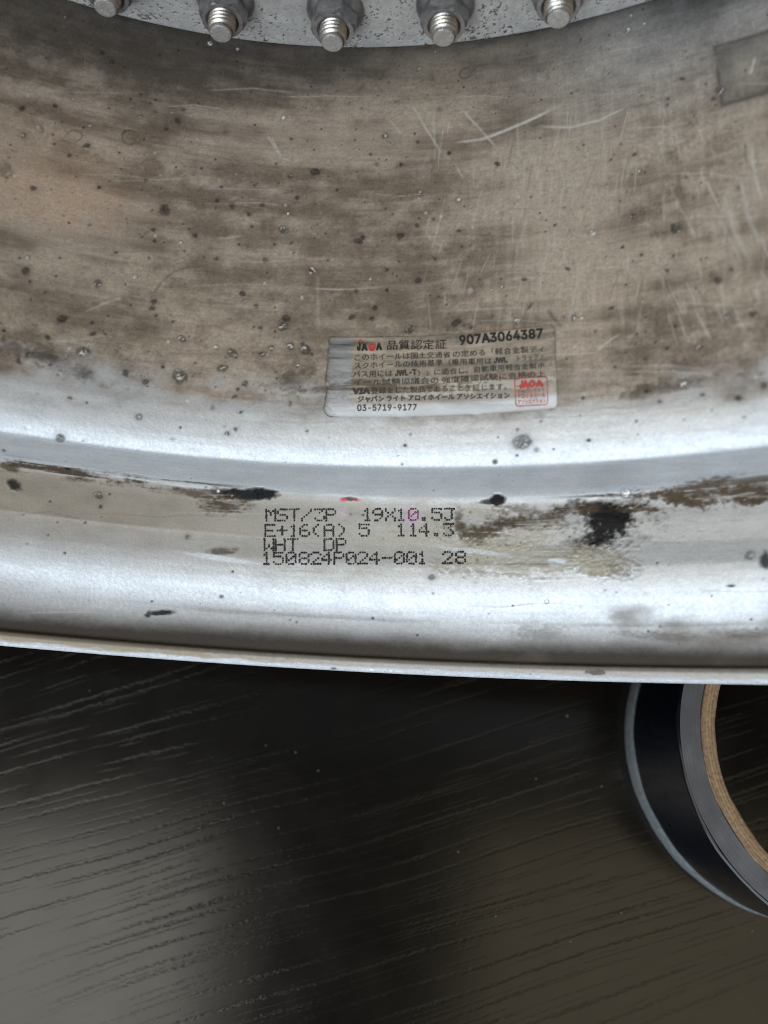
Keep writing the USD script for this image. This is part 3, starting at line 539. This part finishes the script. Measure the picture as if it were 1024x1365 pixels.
def tri_poly(g_):
    vs, fs, n = [], [], 0
    for q_ in getattr(g_, 'geoms', [g_]):
        if q_.is_empty or q_.area < .5: continue
        v, f = trimesh.creation.triangulate_polygon(q_, engine='earcut'); vs.append(v); fs.append(f + n); n += len(v)
    return np.concatenate(vs), np.concatenate(fs)
def lay_flat(v, f, off):
    """Picture-plane outline -> print lying on the barrel, off metres above the paint, facing the viewer."""
    th, s = on_barrel(v); P = barrel_point(th, s, off)
    n = np.cross(P[f[:, 1]] - P[f[:, 0]], P[f[:, 2]] - P[f[:, 0]]); c_ = P[f].mean(1)
    bad = (n * (EYE - c_)).sum(1) < 0; f = f.copy(); f[bad] = f[bad][:, ::-1]; return P, f
def line(text, a, b, hpx, fnt=JP, bold=0):
    """Text from a to b (baseline ends in the photograph's pixels), capitals or kanji hpx tall."""
    g_, (x0, y0, x1, y1) = glyphs(text, fnt, bold); v, f = tri_poly(g_)
    a, b = np.array(a, float), np.array(b, float); e = (b - a); L = np.linalg.norm(e); e /= L; up_ = np.array([e[1], -e[0]])
    u, w = (v[:, 0] - x0) / (x1 - x0), (y1 - v[:, 1]) / (y1 - y0)
    return a + u[:, None] * L * e + w[:, None] * hpx * up_, f
M_INK = plain('black_ink', (.022, .021, .020), .5, 0, .3)
M_FADED = plain('faded_black_ink', (.050, .044, .038), .55, 0, .5, 1500.0)
M_RED = plain('red_ink', (.55, .055, .05), .5, 0, .3)
def z(x, y): return (420 + x / 3.012, 420 + y / 3.012)
def printed(items, mat, name, off=.00042):
    vs, fs, n = [], [], 0
    for v, f in items:
        P, f = lay_flat(v, f, off); vs.append(P); fs.append(f + n); n += len(P)
    return obj(name, (world(np.concatenate(vs)), np.concatenate(fs)), mat, sticker)
for nm, it in (('association_logo', [line('J', z(168, 147), z(186, 146), 14, LAT, 5), line('A', z(186, 147), z(213, 145), 9.5, LAT, 5), line('A', z(245, 144), z(271, 142), 9.5, LAT, 5)]),
               ('printed_title', [line('品質認定証', z(286, 143), z(530, 138), 13)]), ('printed_number', [line('907A3064387', z(577, 124), z(922, 94), 13.5, LAT, 3)]),
               ('printed_line', [line('このホイールは国土交通省', z(155, 186), z(546, 173), 8.8), line('の定める「軽合金製ディ', z(552, 173), z(928, 149), 8.8)]),
               ('printed_line', [line('スクホイールの技術基準（乗用車用は', z(155, 219), z(712, 199), 8.8), line('JWL', z(716, 196), z(776, 193), 7.5, LAT, 4), line('トラック・', z(806, 190), z(925, 178), 8.2)]),
               ('printed_line', [line('バス用には', z(152, 252), z(312, 249), 8.6), line('JWL-T', z(320, 248), z(410, 243), 8, LAT, 4), line('）」に適合し、自動車用軽合金製ホ', z(412, 249), z(925, 216), 8.6)]),
               ('printed_line', [line('イール試験協議会の', z(152, 286), z(500, 277), 8.6), line('強度確認試験に合格の上', z(508, 277), z(928, 250), 8.6)]),
               ('printed_line', [line('VIA', z(150, 320), z(222, 318), 8.2, LAT, 5), line('登録をした製品であることを証します。', z(224, 319), z(790, 301), 8.6)]),
               ('printed_line', [line('ジャパン ライト アロイホイール アソシエイション', z(170, 352), z(785, 336), 8.2, JP, 2)]),
               ('phone_number', [line('03-5719-9177', z(168, 387), z(412, 384), 8.6, LAT, 1)])):
    printed(it, M_FADED if nm == 'printed_line' else M_INK, nm)
def frame_poly(c, r, wd):
    p = Polygon(c).buffer(-r).buffer(r, quad_segs=5); return tri_poly(p.difference(p.buffer(-wd)))
red = [line('●', z(176, 112), z(188, 112), 3.6), line('@', z(214, 148), z(246, 146), 11, LAT, 2)]
printed(red, M_RED, 'logo_swirl', .00045)
stamp = [frame_poly([z(800, 256), z(934, 248), z(937, 362), z(806, 370)], 4.5, 1.0), line('JA', z(820, 298), z(860, 294), 10.5, LAT, 7), line('@', z(858, 294), z(888, 291), 9.5, LAT, 2), line('A', z(888, 292), z(918, 288), 9, LAT, 7),
         line('ジャパンライト', z(812, 318), z(926, 310), 5.6, JP, 1), line('アロイホイール', z(812, 338), z(928, 331), 5.6, JP, 1), line('アソシエイション', z(814, 360), z(930, 352), 5.6, JP, 1)]
printed(stamp, M_RED, 'red_stamp', .00045)

# ------------------------------------------------------------------ dot matrix marking sprayed on the bead seat
DOT = {'M': ['10001','11011','10101','10101','10001','10001','10001'], 'S': ['01111','10000','10000','01110','00001','00001','11110'], 'T': ['11111','00100','00100','00100','00100','00100','00100'], '/': ['00001','00001','00010','00100','01000','10000','10000'],
 '3': ['11111','00010','00100','00010','00001','10001','01110'], 'P': ['11110','10001','10001','11110','10000','10000','10000'], '1': ['00100','01100','00100','00100','00100','00100','01110'], '9': ['01110','10001','10001','01111','00001','00010','01100'],
 'X': ['10001','10001','01010','00100','01010','10001','10001'], '0': ['01110','10001','10011','10101','11001','10001','01110'], '.': ['00000','00000','00000','00000','00000','01100','01100'], '5': ['11111','10000','11110','00001','00001','10001','01110'], 'J': ['11111','00010','00010','00010','00010','10010','01100'],
 'E': ['11111','10000','10000','11110','10000','10000','11111'], '+': ['00000','00100','00100','11111','00100','00100','00000'], '6': ['00110','01000','10000','11110','10001','10001','01110'], '(': ['00010','00100','01000','01000','01000','00100','00010'], ')': ['01000','00100','00010','00010','00010','00100','01000'],
 'A': ['01110','10001','10001','11111','10001','10001','10001'], '4': ['00010','00110','01010','10010','11111','00010','00010'], 'W': ['10001','10001','10001','10101','10101','11011','10001'], 'H': ['10001','10001','10001','11111','10001','10001','10001'], 'D': ['11110','10001','10001','10001','10001','10001','11110'],
 '8': ['01110','10001','10001','01110','10001','10001','01110'], '2': ['01110','10001','00001','00010','00100','01000','11111'], '-': ['00000','00000','00000','11111','00000','00000','00000']}
ROWS = [(60, [('M',80),('S',130),('T',180),('/',232),('3',288),('P',336),('1',492),('9',536),('X',590),('1',636),('0',688),('.',736),('5',788),('J',842)]),
        (126, [('E',76),('+',128),('1',178),('6',224),('(',272),('A',328),(')',382),('5',478),('1',636),('1',688),('4',734),('.',790),('3',838)]),
        (187, [('W',72),('H',120),('T',174),('D',328),('P',380)]),
        (245, [('1',62),('5',112),('0',166),('8',222),('2',272),('4',318),('P',370),('0',422),('2',472),('4',522),('-',576),('0',628),('0',680),('1',726),('2',834),('8',890)])]
pts, pink = [], []
for yz, chars in ROWS:
    for ch, xz in chars:
        for rr_, bits in enumerate(DOT[ch]):
            for cc, bit in enumerate(bits):
                if bit == '1' and rng.random() > .006:
                    x, y = 330 + (xz + cc * 9.6 + (rr_ % 2) * .5) / 3.2, 660 + (yz + rr_ * 8.0 + (xz - 480) * -.004) / 3.2
                    (pink if ch == '0' and yz == 60 else pts).append((x + rng.normal(0, .15), y + rng.normal(0, .15)))
def dots(points, mat, name):
    th, s = on_barrel(points); lift_ = relief(th, s); n = 10; t = np.linspace(0, 2 * np.pi, n, endpoint=False); vs, fs = [], []
    for k, (a, b) in enumerate(zip(th, s)):
        r = rng.uniform(.00025, .00038)
        rows = []
        for rad, up_ in ((1.0, .00001), (.75, .00011), (0.02, .00014)):
            rows.append(barrel_point(a + rad * r * np.cos(t) / .24, b + rad * r * np.sin(t), np.full(n, up_ + .00004 + max(lift_[k], 0))))
        vs.append(np.concatenate(rows)); fs.append(grid_faces(3, n, True)[:, ::-1] + k * 3 * n)
    return obj(name, (world(np.concatenate(vs)), np.concatenate(fs)), mat, wheel, smooth=True)
dots(pts, plain('marking_ink', (.016, .015, .017), .45, 0, .3), 'dot_printed_marking')
dots(pink, plain('pink_marking_ink', (.20, .035, .13), .5, 0, .3), 'pink_dot_numeral')

# ------------------------------------------------------------------ table
def table_material():
    """Stained ash: rows of broken, slightly sunken pore lines, coarse and fine, running slantwise over a near black lacquer."""
    N, L = {}, []
    def node(name, kind, inputs=None, **links):
        N[name] = (kind, inputs or {})
        for k, v in links.items(): L.append((v, f'{name}.{k}'))
    math_ = lambda name, typ, v2=None, v3=None, **links: node(name, 'math', {'math_type': typ, **({} if v2 is None else {'value2': v2}), **({} if v3 is None else {'value3': v3})}, **links)
    node('t', 'texture_coordinate'); node('mp', 'mapping', {'rotation': (0, 0, -math.radians(19.0))}, vector='t.object')
    node('sxs', 'vector_math', {'math_type': 'multiply', 'vector2': (5.0, 14.0, 1.0)}, vector1='mp.vector')
    node('wn', 'noise_texture', {'scale': 1.0, 'detail': 2.0}, vector='sxs.vector')
    node('s', 'separate_xyz', vector='mp.vector')
    math_('wv', 'multiply', .016, value1='wn.fac'); math_('y', 'add', value1='s.y', value2='wv.value')
    node('mj', 'vector_math', {'math_type': 'multiply', 'vector2': (420.0, 1100.0, 1.0)}, vector1='mp.vector'); node('nj', 'noise_texture', {'scale': 1.0, 'detail': 2.0}, vector='mj.vector')
    math_('jit', 'multiply_add', .34, -.17, value1='nj.fac')
    outs = []
    for q, pitch, along, wide, lo, hi in (('a', .0047, 12.0, .13, .41, .60), ('b', .0019, 22.0, .17, .46, .62)):
        math_('v' + q, 'multiply', 1 / pitch, value1='y.value'); math_('f' + q, 'floor', value1=f'v{q}.value'); math_('r' + q, 'fraction', value1=f'v{q}.value')
        node('w' + q, 'white_noise_texture', {'dimensions': '1D'}, w=f'f{q}.value'); math_('c' + q, 'multiply_add', .5, .25, value1=f'w{q}.value')
        math_('d' + q, 'subtract', value1=f'r{q}.value', value2=f'c{q}.value'); math_('dj' + q, 'add', value1=f'd{q}.value', value2='jit.value'); math_('ab' + q, 'absolute', value1=f'dj{q}.value')
        node('ln' + q, 'map_range', {'range_type': 'smoothstep', 'from_min': wide * .35, 'from_max': wide, 'to_min': 1.0, 'to_max': 0.0}, value=f'ab{q}.value')
        math_('px' + q, 'multiply', along, value1='s.x'); math_('py' + q, 'multiply', 7.31, value1=f'f{q}.value'); node('pv' + q, 'combine_xyz', {}, x=f'px{q}.value', y=f'py{q}.value')
        node('pn' + q, 'noise_texture', {'scale': 1.0, 'detail': 3.0}, vector=f'pv{q}.vector'); node('pr' + q, 'map_range', {'range_type': 'smoothstep', 'from_min': lo, 'from_max': hi}, value=f'pn{q}.fac')
        math_('o' + q, 'multiply', value1=f'ln{q}.result', value2=f'pr{q}.result'); outs.append(f'o{q}.value')
    math_('ob2', 'multiply', .55, value1=outs[1]); math_('sum', 'maximum', value1=outs[0], value2='ob2.value')
    node('mf', 'vector_math', {'math_type': 'multiply', 'vector2': (520.0, 1700.0, 1.0)}, vector1='mp.vector'); node('n2', 'noise_texture', {'scale': 1.0, 'detail': 2.0}, vector='mf.vector')
    node('brk', 'map_range', {'range_type': 'smoothstep', 'from_min': .36, 'from_max': .56, 'to_min': .1}, value='n2.fac'); math_('pf', 'multiply', value1='sum.value', value2='brk.result')
    node('n4', 'noise_texture', {'scale': 1500.0, 'detail': 3.0}, vector='t.object'); math_('inv', 'multiply_add', -1.0, 1.0, value1='pf.value'); math_('h', 'multiply_add', .07, value1='n4.fac', value3='inv.value')
    node('n5', 'noise_texture', {'scale': 60.0, 'detail': 4.0}, vector='t.object'); node('rbase', 'map_range', {'from_min': .3, 'from_max': .7, 'to_min': .155, 'to_max': .20}, value='n5.fac')
    math_('ro', 'multiply_add', .05, value1='pf.value', value3='rbase.result')
    node('c', 'mix_color', {'a': (.0050, .0043, .0032), 'b': (.0024, .0021, .0016)}, fac='pf.value')
    node('b', 'bump', {'strength': .14, 'distance': .0003}, height='h.value')
    node('p', 'principled_bsdf', {'specular_ior_level': .5}, base_color='c.result', roughness='ro.value', normal='b.normal')
    return usdkit.material(stage, '/World/Looks/black_brown_wood', N, L, surface='p.BSDF')
def rounded_box(sx, sy, sz, r):
    import manifold3d as m3
    pts = [m3.Manifold.sphere(r, 16).translate([x * (sx / 2 - r), y * (sy / 2 - r), z_ * (sz / 2 - r)]) for x in (-1, 1) for y in (-1, 1) for z_ in (-1, 1)]
    m = m3.Manifold.batch_hull(pts).to_mesh(); return trimesh.Trimesh(m.vert_properties[:, :3], m.tri_verts)
tb = rounded_box(1.5, .95, .036, .003); tb.apply_translation((.1, 0, -.018))
tp = obj('table', tb, table_material(), smooth=30)
tag(tp, 'black brown wood grain table top under the wheel and the tape roll', 'table', 'structure')
# block that carries the wheel, in the dark beneath the barrel
sb_ = rounded_box(.20, .07, .0700, .004); sb_.apply_translation((0, .125, .035))
tag(obj('support_block', sb_, plain('black_rubber', (.02, .02, .02), .7), smooth=30), kind='structure')

# ------------------------------------------------------------------ roll of tape lying flat on the table
roll = thing('tape_roll', 'roll of glossy dark navy tape with a cardboard core lying flat on the table', 'tape roll')
RC = np.array([.1727, -.0106, 0.0])
def on_table(V): return V + RC
Rr, Hh, Rc, Rh = .0548, .0507, .0480, .0439
n = 260; t = np.linspace(0, 2 * np.pi, n, endpoint=False)
def roll_grid(prof, wob=0.0, seed=0):
    p = np.asarray(prof); w_ = (fbm(np.stack([np.cos(t)[None] * 6 + 9 + p[:, 1:2] * 0, np.sin(t)[None] * 6 + 9 + p[:, 1:2] * 0, p[:, 1:2] * 120 + t[None] * 0], -1), 4, seed) - .5) * wob
    r = p[:, 0][:, None] + w_; return np.stack([r * np.cos(t), r * np.sin(t), np.repeat(p[:, 1][:, None], n, 1)], -1).reshape(-1, 3), grid_faces(len(p), n, True)
V, F = roll_grid([(Rr - .0002, .0085), (Rr, .0095), (Rr, .02), (Rr, .03), (Rr, .04), (Rr - .0001, Hh - .0005), (Rr - .0006, Hh - .0001), (Rr - .001, Hh)], .0005, 61)
M_NAVY = usdkit.material(stage, '/World/Looks/navy_film', {'t': ('texture_coordinate', {}), 'n': ('noise_texture', {'scale': 30.0, 'detail': 2.0}), 'n2': ('noise_texture', {'scale': 300.0, 'detail': 3.0}), 'b': ('bump', {'strength': .25, 'distance': .001}),
    'r': ('map_range', {'to_min': .12, 'to_max': .26}), 'p': ('principled_bsdf', {'base_color': (.0018, .0028, .0062), 'specular_ior_level': .28})}, [('t.object', 'n.vector'), ('t.object', 'n2.vector'), ('n2.fac', 'r.value'), ('r.result', 'p.roughness'), ('n.fac', 'b.height'), ('b.normal', 'p.normal')], surface='p.BSDF')
obj('tape_winding', (on_table(V), F), M_NAVY, roll, smooth=40)
V, F = roll_grid([(Rr - .003, .0), (Rr + .0002, .0002), (Rr + .0006, .0010), (Rr + .0006, .0050), (Rr + .0004, .0078), (Rr - .0004, .0090)], .0006, 62)
obj('pale_edge_band', (on_table(V), F), plain('frosted_film', (.135, .145, .148), .6, 0, .3, 500.0, .2), roll, smooth=40)
V, F = roll_grid([(Rr - .001, Hh)] + [(x, Hh + .00002 * math.sin(k * 2.1)) for k, x in enumerate(np.linspace(Rr - .0013, Rc + .0001, 24))], .00012, 63)
M_FACE = usdkit.material(stage, '/World/Looks/winding_edge', {'t': ('texture_coordinate', {}), 'sub': ('vector_math', {'math_type': 'subtract', 'vector2': tuple(RC)}), 'xy': ('vector_math', {'math_type': 'multiply', 'vector2': (1, 1, 0)}), 'l': ('vector_math', {'math_type': 'length'}),
    'm': ('math', {'math_type': 'multiply', 'value2': 2600.0}), 'n': ('noise_texture', {'dimensions': '1D', 'scale': 1.0, 'detail': 3.0}), 'n2': ('noise_texture', {'scale': 90.0, 'detail': 5.0, 'roughness': .6}), 'a': ('math', {'math_type': 'multiply_add', 'value2': .25}), 'n2s': ('math', {'math_type': 'multiply', 'value2': .8}),
    'r': ('rgb_ramp', {'ramp': [(.38, (.085, .085, .092)), (.52, (.105, .105, .113)), (.66, (.14, .14, .15))]}), 'b': ('bump', {'strength': .15, 'distance': .0002}), 'p': ('principled_bsdf', {'roughness': .5})},
    [('t.object', 'sub.vector1'), ('sub.vector', 'xy.vector1'), ('xy.vector', 'l.vector1'), ('l.value', 'm.value1'), ('m.value', 'n.w'), ('t.object', 'n2.vector'), ('n2.fac', 'n2s.value1'), ('n.fac', 'a.value1'), ('n2s.value', 'a.value3'), ('a.value', 'r.fac'), ('r.color', 'p.base_color'), ('n.fac', 'b.height'), ('b.normal', 'p.normal')], surface='p.BSDF')
obj('winding_side', (on_table(V), F), M_FACE, roll, smooth=40)
V, F = roll_grid([(Rc, Hh - .0004), (Rc - .0001, Hh + .0003), (Rc - .0005, Hh + .0005), (Rh + .0006, Hh + .0005), (Rh + .0001, Hh + .0002), (Rh, Hh - .0006), (Rh, .03), (Rh, .0005)], .0008, 64)
M_CARD = usdkit.material(stage, '/World/Looks/cardboard', {'t': ('texture_coordinate', {}), 'sub': ('vector_math', {'math_type': 'subtract', 'vector2': tuple(RC)}), 'xy': ('vector_math', {'math_type': 'multiply', 'vector2': (1, 1, 0)}), 'l': ('vector_math', {'math_type': 'length'}), 'm': ('math', {'math_type': 'multiply', 'value2': 1500.0}),
    'n': ('noise_texture', {'dimensions': '1D', 'scale': 1.0, 'detail': 2.0}), 'n2': ('noise_texture', {'scale': 900.0, 'detail': 4.0}), 'a': ('math', {'math_type': 'multiply_add', 'value2': .5}), 'n2s': ('math', {'math_type': 'multiply', 'value2': .5}),
    'r': ('rgb_ramp', {'ramp': [(.3, (.15, .09, .05)), (.5, (.29, .19, .11)), (.7, (.42, .295, .185))]}), 'b': ('bump', {'strength': .5, 'distance': .0003}), 'p': ('principled_bsdf', {'roughness': .85})},
    [('t.object', 'sub.vector1'), ('sub.vector', 'xy.vector1'), ('xy.vector', 'l.vector1'), ('l.value', 'm.value1'), ('m.value', 'n.w'), ('t.object', 'n2.vector'), ('n2.fac', 'n2s.value1'), ('n.fac', 'a.value1'), ('n2s.value', 'a.value3'), ('a.value', 'r.fac'), ('r.color', 'p.base_color'), ('n2.fac', 'b.height'), ('b.normal', 'p.normal')], surface='p.BSDF')
obj('cardboard_core', (on_table(V), F), M_CARD, roll, smooth=40)

# dust and lint specks on the table
vs, fs, n0 = [], [], 0
for k in range(45):
    x, y = rng.uniform(-.12, .22), rng.uniform(-.13, .03); r = rng.uniform(.00008, .00024)
    if math.hypot(x - RC[0], y - RC[1]) < .058: continue
    b = trimesh.creation.icosphere(1, r); b.vertices *= rng.uniform(.6, 1.5, 3); b.apply_translation((x, y, r * .6)); vs.append(b.vertices); fs.append(b.faces + n0); n0 += len(b.vertices)
dp = obj('dust_specks', (np.concatenate(vs), np.concatenate(fs)), plain('pale_dust', (.32, .32, .31), .8))
tag(dp, 'pale dust specks scattered over the black table top', 'dust', 'stuff')
